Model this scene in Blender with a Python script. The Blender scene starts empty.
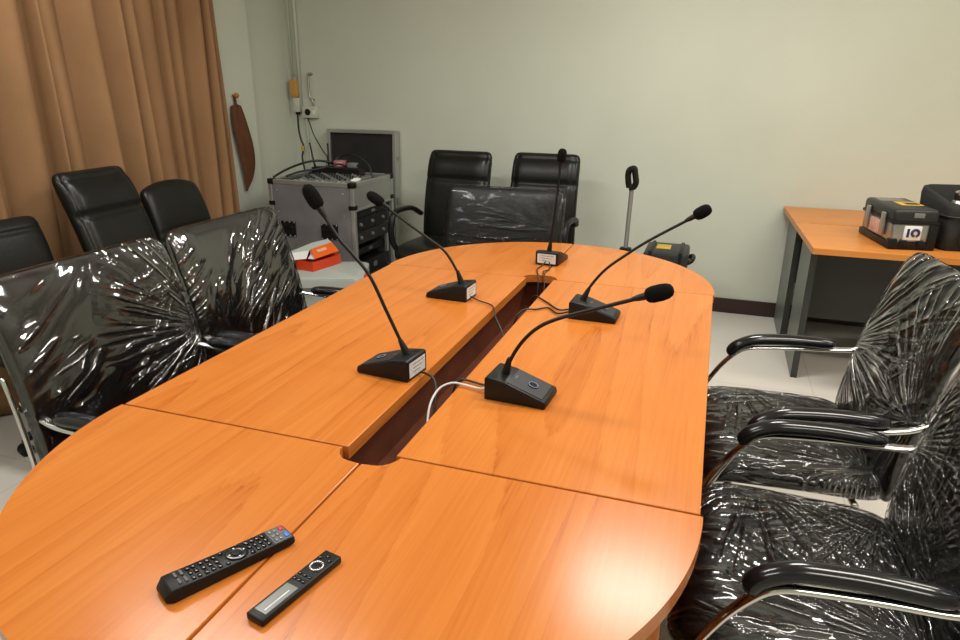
import bpy, bmesh, math, random
from mathutils import Vector, Matrix, noise, Euler
PI = math.pi
random.seed(7)
SC = bpy.context.scene
COL = SC.collection
V = Vector

# ------------------------------------------------------------------ materials
def new_mat(name):
    m = bpy.data.materials.new(name); m.use_nodes = True
    nt = m.node_tree
    return m, nt, nt.nodes['Principled BSDF'], nt.nodes['Material Output']

def pbr(name, col, rough=.5, metal=0., spec=.5, bump=0., bscale=60., var=0., vscale=4., coat=0.):
    m, nt, b, out = new_mat(name)
    b.inputs['Base Color'].default_value = (*col, 1)
    b.inputs['Roughness'].default_value = rough
    b.inputs['Metallic'].default_value = metal
    b.inputs['Specular IOR Level'].default_value = spec
    b.inputs['Coat Weight'].default_value = coat
    tc = nt.nodes.new('ShaderNodeTexCoord')
    if bump:
        n = nt.nodes.new('ShaderNodeTexNoise'); n.inputs['Scale'].default_value = bscale
        n.inputs['Detail'].default_value = 3
        nt.links.new(tc.outputs['Object'], n.inputs['Vector'])
        bp = nt.nodes.new('ShaderNodeBump'); bp.inputs['Strength'].default_value = bump
        bp.inputs['Distance'].default_value = .01
        nt.links.new(n.outputs['Fac'], bp.inputs['Height'])
        nt.links.new(bp.outputs['Normal'], b.inputs['Normal'])
    if var:
        n = nt.nodes.new('ShaderNodeTexNoise'); n.inputs['Scale'].default_value = vscale
        n.inputs['Detail'].default_value = 5
        nt.links.new(tc.outputs['Object'], n.inputs['Vector'])
        r = nt.nodes.new('ShaderNodeValToRGB')
        r.color_ramp.elements[0].position = .3; r.color_ramp.elements[1].position = .7
        r.color_ramp.elements[0].color = (*[c * (1 - var) for c in col], 1)
        r.color_ramp.elements[1].color = (*[min(1, c * (1 + var)) for c in col], 1)
        nt.links.new(n.outputs['Fac'], r.inputs['Fac'])
        nt.links.new(r.outputs['Color'], b.inputs['Base Color'])
    return m

def wood(name, c0, c1, c2, rough=.32):
    m, nt, b, out = new_mat(name)
    tc = nt.nodes.new('ShaderNodeTexCoord'); oi = nt.nodes.new('ShaderNodeObjectInfo')
    add = nt.nodes.new('ShaderNodeVectorMath'); add.operation = 'ADD'
    sc = nt.nodes.new('ShaderNodeVectorMath'); sc.operation = 'SCALE'; sc.inputs['Scale'].default_value = 7.
    comb = nt.nodes.new('ShaderNodeCombineXYZ')
    for k in range(3): nt.links.new(oi.outputs['Random'], comb.inputs[k])
    nt.links.new(comb.outputs[0], sc.inputs[0])
    nt.links.new(tc.outputs['Object'], add.inputs[0]); nt.links.new(sc.outputs[0], add.inputs[1])
    def mapping(s):
        mp = nt.nodes.new('ShaderNodeMapping'); mp.inputs['Scale'].default_value = s
        nt.links.new(add.outputs[0], mp.inputs['Vector']); return mp
    # wide flame figure
    m1 = mapping((1., .13, 1.))
    w = nt.nodes.new('ShaderNodeTexWave'); w.wave_type = 'BANDS'; w.bands_direction = 'X'
    w.inputs['Scale'].default_value = 5.5; w.inputs['Distortion'].default_value = 9.
    w.inputs['Detail'].default_value = 3; w.inputs['Detail Scale'].default_value = 1.6
    nt.links.new(m1.outputs[0], w.inputs['Vector'])
    m2 = mapping((150., 4., 150.))
    n = nt.nodes.new('ShaderNodeTexNoise'); n.inputs['Scale'].default_value = 1.; n.inputs['Detail'].default_value = 4
    nt.links.new(m2.outputs[0], n.inputs['Vector'])
    m3 = mapping((6., .9, 6.))
    n3 = nt.nodes.new('ShaderNodeTexNoise'); n3.inputs['Scale'].default_value = 1.; n3.inputs['Detail'].default_value = 3
    nt.links.new(m3.outputs[0], n3.inputs['Vector'])
    def ramp(src, p0, p1):
        r = nt.nodes.new('ShaderNodeMapRange'); r.inputs[1].default_value = p0; r.inputs[2].default_value = p1
        nt.links.new(src, r.inputs[0]); return r.outputs[0]
    r = nt.nodes.new('ShaderNodeValToRGB')
    r.color_ramp.elements[0].position = 0.; r.color_ramp.elements[0].color = (*c0, 1)
    r.color_ramp.elements[1].position = 1.; r.color_ramp.elements[1].color = (*c2, 1)
    e = r.color_ramp.elements.new(.35); e.color = (*c1, 1)
    def mathn(op, a, bb):
        q = nt.nodes.new('ShaderNodeMath'); q.operation = op
        for i, x in enumerate((a, bb)):
            if isinstance(x, (int, float)): q.inputs[i].default_value = x
            else: nt.links.new(x, q.inputs[i])
        return q.outputs[0]
    mc = mapping((2.6, .26, 2.6))
    nc = nt.nodes.new('ShaderNodeTexNoise'); nc.inputs['Scale'].default_value = 1.; nc.inputs['Detail'].default_value = 1.5; nc.inputs['Distortion'].default_value = .25
    nt.links.new(mc.outputs[0], nc.inputs['Vector'])
    fr_ = mathn('FRACT', mathn('ADD', mathn('MULTIPLY', nc.outputs['Fac'], 13.), mathn('MULTIPLY', n.outputs['Fac'], .35)), 0)
    lines = mathn('POWER', fr_, .38)
    t = mathn('ADD', mathn('MULTIPLY', lines, .46), mathn('MULTIPLY', ramp(n.outputs['Fac'], .3, .7), .26))
    t = mathn('ADD', t, mathn('MULTIPLY', ramp(n3.outputs['Fac'], .3, .7), .30))
    nt.links.new(t, r.inputs['Fac'])
    nt.links.new(r.outputs['Color'], b.inputs['Base Color'])
    b.inputs['Roughness'].default_value = rough
    b.inputs['Specular IOR Level'].default_value = .34
    return m

def film_mat(name, rot, centers=(), dens=.07, k=1., stretch=13., scale=13., ior=1.45):
    """clear crinkled plastic wrap: transparent film whose creases are thin sharp ridges,
    along one direction and fanning out from the points where the wrap is pulled tight"""
    m, nt, b, out = new_mat(name); nt.nodes.remove(b)
    N, L = nt.nodes.new, nt.links.new
    def math_(op, a, bb=None, clamp=False):
        q = N('ShaderNodeMath'); q.operation = op; q.use_clamp = clamp
        for i, x in enumerate((a, bb)):
            if x is None: continue
            if isinstance(x, (int, float)): q.inputs[i].default_value = x
            else: L(x, q.inputs[i])
        return q.outputs[0]
    def tex(vec, scale=1., detail=3., dist=0., rough=.5):
        n = N('ShaderNodeTexNoise'); n.inputs['Scale'].default_value = scale; n.inputs['Detail'].default_value = detail
        n.inputs['Roughness'].default_value = rough; n.inputs['Distortion'].default_value = dist
        L(vec, n.inputs['Vector']); return n.outputs['Fac']
    def ridge_(f, p):
        a = math_('ABSOLUTE', math_('MULTIPLY', math_('SUBTRACT', f, .5), 4.2))
        return math_('POWER', math_('SUBTRACT', 1., a, True), p)
    def mask(vec, scale, lo, hi, off):
        mp = N('ShaderNodeMapping'); mp.inputs['Location'].default_value = (off, off * .7, off * .3); L(vec, mp.inputs['Vector'])
        r = N('ShaderNodeMapRange'); r.interpolation_type = 'SMOOTHSTEP'; r.inputs[1].default_value = lo; r.inputs[2].default_value = hi
        L(tex(mp.outputs[0], scale, 1.), r.inputs[0]); return r.outputs[0]
    tc = N('ShaderNodeTexCoord'); P = tc.outputs['Object']
    sep = N('ShaderNodeSeparateXYZ'); L(P, sep.inputs[0])
    hs = []
    for j, (dr, st, sc_, amp) in enumerate(((0, stretch, scale, 1.), (.3, stretch * .8, scale * 2.1, .55), (-.35, stretch * .6, scale * .7, .8))):
        rt = N('ShaderNodeMapping'); rt.inputs['Rotation'].default_value = (rot + dr, 0, 0); L(P, rt.inputs['Vector'])
        mp = N('ShaderNodeMapping'); mp.inputs['Scale'].default_value = (sc_ * .3, sc_, sc_ / st); mp.inputs['Location'].default_value = (j * 3.1, j * 1.7, j)
        L(rt.outputs[0], mp.inputs['Vector'])
        h = math_('MULTIPLY', ridge_(tex(mp.outputs[0], 1., 1.5, .3), 3.2), mask(P, 4.5 + j, .44, .64, j * 4.7 + rot))
        hs.append(math_('MULTIPLY', h, amp))
    for j, (cx, cy, cz, horiz) in enumerate(centers):
        dy = math_('SUBTRACT', sep.outputs[1], cy); dz = math_('SUBTRACT', sep.outputs[0 if horiz else 2], cx if horiz else cz)
        a = math_('ARCTAN2', dz, dy)
        r = math_('SQRT', math_('ADD', math_('MULTIPLY', dy, dy), math_('MULTIPLY', dz, dz)))
        cb = N('ShaderNodeCombineXYZ'); L(math_('MULTIPLY', a, 6.), cb.inputs[0]); L(math_('MULTIPLY', r, 2.2), cb.inputs[1]); cb.inputs[2].default_value = j * 5.3
        h = ridge_(tex(cb.outputs[0], 1., 1.5, .15), 3.)
        fall = N('ShaderNodeMapRange'); fall.inputs[1].default_value = .42; fall.inputs[2].default_value = .06; L(r, fall.inputs[0])
        h = math_('MULTIPLY', math_('MULTIPLY', h, fall.outputs[0]), math_('MULTIPLY', r, 7.))
        hs.append(math_('MULTIPLY', h, 1.5))
    t = hs[0]
    for h in hs[1:]: t = math_('ADD', t, h)
    t = math_('ADD', t, math_('MULTIPLY', tex(P, 7., 1.), .6))
    bp = N('ShaderNodeBump'); bp.inputs['Strength'].default_value = 1.; bp.inputs['Distance'].default_value = .0085 * k
    L(t, bp.inputs['Height'])
    gl = N('ShaderNodeBsdfGlossy'); gl.inputs['Roughness'].default_value = .085
    gl.inputs['Color'].default_value = (.97, .97, 1, 1); L(bp.outputs[0], gl.inputs['Normal'])
    tr = N('ShaderNodeBsdfTransparent'); tr.inputs['Color'].default_value = (.97, .97, .97, 1)
    fr = N('ShaderNodeFresnel'); fr.inputs['IOR'].default_value = ior; L(bp.outputs[0], fr.inputs['Normal'])
    ad = math_('ADD', fr.outputs[0], dens, True)
    mx = N('ShaderNodeMixShader'); L(ad, mx.inputs[0])
    L(tr.outputs[0], mx.inputs[1]); L(gl.outputs[0], mx.inputs[2])
    L(mx.outputs[0], out.inputs['Surface'])
    return m

def tile_floor(name):
    m, nt, b, out = new_mat(name)
    tc = nt.nodes.new('ShaderNodeTexCoord')
    br = nt.nodes.new('ShaderNodeTexBrick'); br.offset = 0
    br.inputs['Color1'].default_value = (.62, .59, .54, 1); br.inputs['Color2'].default_value = (.60, .57, .52, 1)
    br.inputs['Mortar'].default_value = (.50, .48, .43, 1)
    br.inputs['Scale'].default_value = 1.; br.inputs['Mortar Size'].default_value = .003
    br.inputs['Brick Width'].default_value = .6; br.inputs['Row Height'].default_value = .6
    nt.links.new(tc.outputs['Object'], br.inputs['Vector'])
    nt.links.new(br.outputs['Color'], b.inputs['Base Color'])
    b.inputs['Roughness'].default_value = .3
    return m

def wall_mat(name):
    m, nt, b, out = new_mat(name)
    tc = nt.nodes.new('ShaderNodeTexCoord')
    n = nt.nodes.new('ShaderNodeTexNoise'); n.inputs['Scale'].default_value = 1.3; n.inputs['Detail'].default_value = 6
    nt.links.new(tc.outputs['Object'], n.inputs['Vector'])
    r = nt.nodes.new('ShaderNodeValToRGB')
    r.color_ramp.elements[0].color = (.535, .56, .47, 1); r.color_ramp.elements[1].color = (.575, .60, .51, 1)
    r.color_ramp.elements[0].position = .35; r.color_ramp.elements[1].position = .65
    nt.links.new(n.outputs['Fac'], r.inputs['Fac']); nt.links.new(r.outputs[0], b.inputs['Base Color'])
    b.inputs['Roughness'].default_value = .7; b.inputs['Specular IOR Level'].default_value = .2
    n2 = nt.nodes.new('ShaderNodeTexNoise'); n2.inputs['Scale'].default_value = 120
    nt.links.new(tc.outputs['Object'], n2.inputs['Vector'])
    bp = nt.nodes.new('ShaderNodeBump'); bp.inputs['Strength'].default_value = .06; bp.inputs['Distance'].default_value = .01
    nt.links.new(n2.outputs['Fac'], bp.inputs['Height']); nt.links.new(bp.outputs[0], b.inputs['Normal'])
    return m

M = dict(
    wood=wood('table_wood', (.235, .052, .006), (.475, .138, .021), (.575, .197, .038), .23),
    deskwood=wood('desk_wood', (.38, .115, .018), (.53, .185, .034), (.60, .235, .052), .35),
    woodedge=pbr('wood_edging', (.50, .18, .03), .4, var=.1),
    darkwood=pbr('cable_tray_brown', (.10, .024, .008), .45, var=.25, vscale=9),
    leather=pbr('black_leather', (.007, .007, .007), .42, spec=.3, bump=.15, bscale=220),
    leather2=pbr('worn_black_leather', (.006, .0065, .0055), .36, spec=.32, bump=.1, bscale=160),
    plastic=pbr('black_plastic', (.006, .006, .006), .42, spec=.3),
    glossblack=pbr('gloss_black_plastic', (.008, .008, .01), .16),
    foam=pbr('black_foam', (.006, .006, .006), .95, bump=.6, bscale=500, spec=.1),
    chrome=pbr('chrome', (.72, .72, .72), .12, 1.),
    alu=pbr('aluminium_trim', (.50, .51, .49), .38, .75, var=.06),
    laminate=pbr('grey_laminate', (.165, .158, .162), .42, var=.22, vscale=6),
    greyplastic=pbr('grey_plastic', (.37, .40, .37), .5, var=.05),
    darkgrey=pbr('dark_grey_plastic', (.020, .020, .021), .42, spec=.35),
    rack=pbr('black_rack_metal', (.010, .010, .010), .4, spec=.3),
    midgrey=pbr('mixer_grey', (.16, .16, .155), .45),
    board=pbr('black_carpet_board', (.016, .013, .012), .85, var=.4, vscale=5),
    white=pbr('white_paper', (.72, .72, .70), .6),
    label=pbr('label_white', (.62, .62, .62), .5, var=.15, vscale=160),
    orange=pbr('orange_card', (.80, .13, .012), .45, var=.07),
    darkorange=pbr('dark_orange_card', (.62, .05, .008), .45, var=.1),
    red=pbr('red_plastic', (.6, .02, .03), .4),
    blue=pbr('blue_button', (.03, .16, .6), .4),
    navy=pbr('navy_print', (.02, .015, .10), .5),
    yellow=pbr('yellow_sticker', (.58, .36, .03), .5),
    amber=pbr('amber_plastic', (.50, .27, .07), .5, var=.1),
    pink=pbr('pink_label', (.55, .33, .27), .5, var=.35, vscale=90),
    ivory=pbr('ivory_plastic', (.55, .54, .46), .5),
    conduit=pbr('painted_conduit', (.52, .54, .44), .5),
    skirt=pbr('dark_brown_skirting', (.028, .010, .009), .35),
    desk_dark=pbr('black_laminate', (.024, .026, .025), .35, var=.15),
    desk_side=pbr('charcoal_laminate', (.135, .150, .140), .4, var=.08),
    desk_inner=pbr('black_desk_back_laminate', (.018, .017, .016), .5),
    steel=pbr('brushed_steel', (.42, .41, .39), .33, .9),
    polegrey=pbr('grey_pole_paint', (.27, .26, .24), .4, .3),
    bag=pbr('black_nylon', (.010, .011, .010), .7, bump=.5, bscale=300),
    curtain=pbr('brown_curtain_fabric', (.275, .150, .072), .8, spec=.15, bump=.3, bscale=300, var=.1, vscale=3),
    curtain2=pbr('brown_strap_fabric', (.13, .052, .026), .8, spec=.15, var=.15, vscale=8),
    brass=pbr('wooden_knob', (.42, .15, .04), .35),
    buttonmark=pbr('grey_button', (.09, .09, .095), .5),
    screen=pbr('grey_display', (.16, .165, .16), .25),
    wirewhite=pbr('white_cable', (.62, .62, .63), .45),
    wireblack=pbr('black_cable', (.008, .008, .008), .4),
    silver=pbr('silver_ring', (.5, .5, .52), .25, .8),
    wall=wall_mat('pale_green_wall_paint'),
    ceil=pbr('white_ceiling', (.78, .78, .74), .8),
    floor=tile_floor('pale_floor_tile'),
    film_left_far=film_mat('plastic_wrap_diagonal', .75, (), .10),
    film_left_near=film_mat('plastic_wrap_slanted', 1.12, ((0, .34, .70, 0),), .06, scale=10.),
    film_right_far=film_mat('plastic_wrap_fanned', .9, ((0, -.28, .67, 0), (0, .27, .66, 0)), .03),
    film_right_near=film_mat('plastic_wrap_fanned_close', .7, ((0, -.28, .66, 0), (0, -.05, .50, 0)), .025),
    film_end=film_mat('plastic_wrap_flat', 1.3, ((0, .27, .80, 0),), .0, .6, scale=7., ior=1.24),
    film_seat=film_mat('plastic_wrap_seat', .6, ((-.20, -.24, .45, 1), (.10, -.27, .45, 1), (-.18, .22, .45, 1)), .04, .75),
)

# ------------------------------------------------------------------ mesh helpers
def link(name, bm, mat, parent=None, smooth=False, angle=None):
    me = bpy.data.meshes.new(name)
    bmesh.ops.recalc_face_normals(bm, faces=bm.faces)
    bm.to_mesh(me); bm.free()
    if smooth:
        for p in me.polygons: p.use_smooth = True
        if angle: me.set_sharp_from_angle(angle=math.radians(angle))
    mats = mat if isinstance(mat, (list, tuple)) else [mat]
    for mm in mats: me.materials.append(mm)
    o = bpy.data.objects.new(name, me); COL.objects.link(o)
    if parent: o.parent = parent
    return o

def tag(o, label, cat, group=None):
    o['label'] = label; o['category'] = cat
    if group: o['group'] = group
    return o

def thing(name, label, cat, loc=(0, 0, 0), rz=0, group=None):
    o = bpy.data.objects.new(name, None); COL.objects.link(o)
    o.empty_display_size = .1
    o.location = loc; o.rotation_euler = (0, 0, rz)
    return tag(o, label, cat, group)

def copy_tree(o, parent=None):
    c = o.copy(); COL.objects.link(c)
    if parent: c.parent = parent
    for ch in list(o.children): copy_tree(ch, c)
    return c

def BM(): return bmesh.new()

def box(bm, c, s, bev=0., mat=None, seg=2):
    r = bmesh.ops.create_cube(bm, size=1.)
    vs = r['verts']
    bmesh.ops.scale(bm, verts=vs, vec=V(s))
    if bev:
        es = list({e for v in vs for e in v.link_edges})
        q = bmesh.ops.bevel(bm, geom=es, offset=bev, segments=seg, affect='EDGES', profile=.5, clamp_overlap=True)
        vs = list({v for f in q['faces'] for v in f.verts} | {v for v in vs if v.is_valid})
        # the bevel result holds only new faces: gather the whole island
        seen = set(vs); st = list(vs)
        while st:
            v = st.pop()
            for e in v.link_edges:
                w = e.other_vert(v)
                if w not in seen: seen.add(w); st.append(w)
        vs = list(seen)
    mt = Matrix.Translation(V(c))
    if mat is not None: mt = mt @ mat.to_4x4()
    bmesh.ops.transform(bm, verts=vs, matrix=mt)
    return vs

def xf(bm, vs, m): bmesh.ops.transform(bm, verts=vs, matrix=m)

def smooth_path(pts, n=8):
    P = [V(p) for p in pts]
    if len(P) < 3: return P
    P = [P[0] * 2 - P[1]] + P + [P[-1] * 2 - P[-2]]
    out = []
    for i in range(1, len(P) - 2):
        p0, p1, p2, p3 = P[i - 1:i + 3]
        for k in range(n):
            t = k / n
            out.append(.5 * (2 * p1 + (p2 - p0) * t + (2 * p0 - 5 * p1 + 4 * p2 - p3) * t * t + (3 * p1 - p0 - 3 * p2 + p3) * t ** 3))
    out.append(P[-2]); return out

def sweep(bm, pts, r, seg=10, up=None, flat=1., rfun=None):
    """tube along pts; r radius; flat = ratio of the radius along the side axis"""
    P = [V(p) for p in pts]; N = len(P)
    rings = []; side = None
    for i in range(N):
        t = (P[min(i + 1, N - 1)] - P[max(i - 1, 0)]).normalized()
        if up is not None:
            s = t.cross(V(up))
            if s.length < 1e-4: s = side or V((1, 0, 0))
            s.normalize()
        else:
            if side is None:
                a = V((0, 0, 1)) if abs(t.z) < .9 else V((1, 0, 0))
                s = t.cross(a).normalized()
            else:
                s = (side - t * side.dot(t)).normalized()
        side = s; u = s.cross(t).normalized()
        k = rfun(i / (N - 1)) if rfun else 1.
        rr = r[i] if isinstance(r, (list, tuple)) else r
        rings.append([bm.verts.new(P[i] + (s * math.cos(a) * flat + u * math.sin(a)) * rr * k)
                      for a in [2 * PI * j / seg for j in range(seg)]])
    for i in range(N - 1):
        for j in range(seg):
            bm.faces.new((rings[i][j], rings[i][(j + 1) % seg], rings[i + 1][(j + 1) % seg], rings[i + 1][j]))
    bm.faces.new(rings[0][::-1]); bm.faces.new(rings[-1])

def lathe(bm, prof, seg=20, mat=None):
    """prof: (radius, z) list; spun about z; mat places it"""
    mt = mat or Matrix.Identity(4)
    rings = []
    for r, z in prof:
        if r < 1e-6: rings.append([bm.verts.new(mt @ V((0, 0, z)))])
        else: rings.append([bm.verts.new(mt @ V((r * math.cos(2 * PI * j / seg), r * math.sin(2 * PI * j / seg), z))) for j in range(seg)])
    for a, b in zip(rings, rings[1:]):
        for j in range(seg):
            k = (j + 1) % seg
            if len(a) == 1 and len(b) == 1: continue
            if len(a) == 1: bm.faces.new((a[0], b[k], b[j]))
            elif len(b) == 1: bm.faces.new((a[j], a[k], b[0]))
            else: bm.faces.new((a[j], a[k], b[k], b[j]))
    if len(rings[0]) > 1: bm.faces.new(rings[0][::-1])
    if len(rings[-1]) > 1: bm.faces.new(rings[-1])

def prism(bm, poly, z0, z1, bev=0.):
    b = [bm.verts.new((x, y, z0)) for x, y in poly]; t = [bm.verts.new((x, y, z1)) for x, y in poly]
    n = len(poly)
    bm.faces.new(b[::-1]); ft = bm.faces.new(t)
    for i in range(n): bm.faces.new((b[i], b[(i + 1) % n], t[(i + 1) % n], t[i]))
    if bev:
        es = list(ft.edges)
        bmesh.ops.bevel(bm, geom=es, offset=bev, segments=2, affect='EDGES', profile=.5)
    return b + t

def cushion(bm, W, H, T, pos, n=7, nu=30, nv=30, front=None, back=None, taper=None, e=.42, m=6):
    fr, bk = [], []
    for j in range(nv + 1):
        s = math.sin((j / nv - .5) * PI); s = max(-1, min(1, s))
        w = W / 2 * max(0, 1 - abs(s) ** n) ** (1 / n) * (taper(s) if taper else 1)
        rf, rb = [], []
        for i in range(nu + 1):
            a = math.sin((i / nu - .5) * PI); a = max(-1, min(1, a))
            k = max(0, 1 - abs(a) ** m) ** e * max(0, 1 - abs(s) ** m) ** e
            th = T / 2 * k
            df = th + (front(a, s) * k if front else 0)
            db = -th - (back(a, s) * k if back else 0)
            rf.append(bm.verts.new(pos(w * a, s * H / 2, df)))
            rb.append(bm.verts.new(pos(w * a, s * H / 2, db)))
        fr.append(rf); bk.append(rb)
    for g, fl in ((fr, 0), (bk, 1)):
        for j in range(nv):
            for i in range(nu):
                q = (g[j][i], g[j][i + 1], g[j + 1][i + 1], g[j + 1][i])
                bm.faces.new(q[::-1] if fl else q)
    bmesh.ops.remove_doubles(bm, verts=bm.verts, dist=2e-5)
    bmesh.ops.dissolve_degenerate(bm, edges=bm.edges, dist=1e-6)

def struct(o, label=None):
    o['kind'] = 'structure'
    if label: o['label'] = label
    return o

# ------------------------------------------------------------------ room
YW = 3.648; XL = -2.58; XR = 3.6; YN = -2.6; ZC = 2.75
def slab(name, x0, x1, y0, y1, z0, z1, mat, label=None):
    bm = BM(); box(bm, ((x0 + x1) / 2, (y0 + y1) / 2, (z0 + z1) / 2), (x1 - x0, y1 - y0, z1 - z0))
    return struct(link(name, bm, mat), label)
slab('floor', XL - .1, XR + .1, YN - .1, YW + .1, -.1, 0, M['floor'])
slab('ceiling', XL - .1, XR + .1, YN - .1, YW + .1, ZC, ZC + .1, M['ceil'])
slab('wall_back', XL - .1, XR + .1, YW, YW + .1, 0, ZC, M['wall'])
slab('wall_left', XL - .1, XL, YN, YW, 0, ZC, M['wall'])
slab('wall_right', XR, XR + .1, YN, YW, 0, ZC, M['wall'])
slab('wall_front', XL - .1, XR + .1, YN - .1, YN, 0, ZC, M['wall'])
slab('trim_1', XL, -2.515, 2.5, 3.12, 0, ZC, M['wall'])           # pilaster beside the curtain
slab('baseboard_back', XL, XR, YW - .014, YW, 0, .10, M['skirt'])
slab('baseboard_left', XL, XL + .014, 3.12, YW - .014, 0, .10, M['skirt'])

# ------------------------------------------------------------------ conference table
R = .65; LT = 1.407; ZT = .75; TH = .03
tbl = thing('conference_table', 'long orange wood conference table with rounded ends and a cable slot down its middle', 'table', (0, .7, 0))
def tpart(name, bm, mat, smooth=False, angle=None):
    for v in bm.verts: v.co.y -= .7
    return link(name, bm, mat, tbl, smooth, angle)
g = .0024; SLOT_R = .066
def end_panel(sx, sy):
    """quarter disc; sx side, sy = -1 near end, +1 far end; local: seam at y=0 going to -R"""
    pts = []
    pts.append((SLOT_R, -g))
    pts.append((R, -g))
    K = 40
    for k in range(1, K + 1):
        a = k / K * PI / 2
        pts.append((max(R * math.cos(a), g), -g - (R - g) * math.sin(a)))
    # slot cut: squashed semicircle from the centre back to the seam
    K = 10
    for k in range(K + 1):
        a = PI / 2 * (1 - k / K)
        x = SLOT_R * max(0, math.cos(a)) ** .7; y = -.046 * max(0, math.sin(a)) ** .8 - g
        if k == 0: x = g
        if k < K: pts.append((x, y))
    y0 = 0 if sy < 0 else LT
    poly = [(sx * x, y0 + (y if sy < 0 else -y)) for x, y in pts]
    bm = BM(); prism(bm, poly, ZT - TH, ZT, .002)
    bmesh.ops.triangulate(bm, faces=[f for f in bm.faces if len(f.verts) > 4])
    tpart('end_panel', bm, M['wood'])
for sx in (-1, 1):
    for sy in (-1, 1): end_panel(sx, sy)
for sx in (-1, 1):
    bm = BM(); x0, x1 = .055, .645
    prism(bm, [(sx * x0, g), (sx * x1, g), (sx * x1, LT - g), (sx * x0, LT - g)], ZT - TH, ZT, .002)
    tpart('middle_panel', bm, M['wood'])
# cable tray: a trough under the slot
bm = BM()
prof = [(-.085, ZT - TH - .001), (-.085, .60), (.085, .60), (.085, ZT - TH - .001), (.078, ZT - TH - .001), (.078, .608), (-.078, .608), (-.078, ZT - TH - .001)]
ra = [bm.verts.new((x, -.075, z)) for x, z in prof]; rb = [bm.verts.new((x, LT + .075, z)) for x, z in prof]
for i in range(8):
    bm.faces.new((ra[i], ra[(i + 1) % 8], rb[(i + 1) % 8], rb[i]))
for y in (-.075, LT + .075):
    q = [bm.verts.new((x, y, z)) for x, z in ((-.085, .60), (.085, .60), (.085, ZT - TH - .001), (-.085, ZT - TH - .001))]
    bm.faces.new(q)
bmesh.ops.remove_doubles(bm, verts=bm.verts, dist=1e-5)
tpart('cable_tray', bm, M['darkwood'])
for y, w in ((-.20, .60), (.625, .40), (1.43, .55)):
    bm = BM(); hh = ZT - TH - .002 if y < 0 else .597
    box(bm, (0, y, hh / 2), (2 * w, .036, hh), .002)
    tpart('leg_panel', bm, M['wood'])
bm = BM(); box(bm, (0, .2125, .30), (.03, .785, .50), .002); tpart('stretcher_panel', bm, M['wood'])
bm = BM(); box(bm, (0, 1.028, .30), (.03, .765, .50), .002); tpart('stretcher_panel', bm, M['wood'])

# ------------------------------------------------------------------ plastic wrapped visitor chairs (front = +x)
def ridge(p, s):
    return 1 - 2 * abs(noise.noise(p * s))

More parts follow.
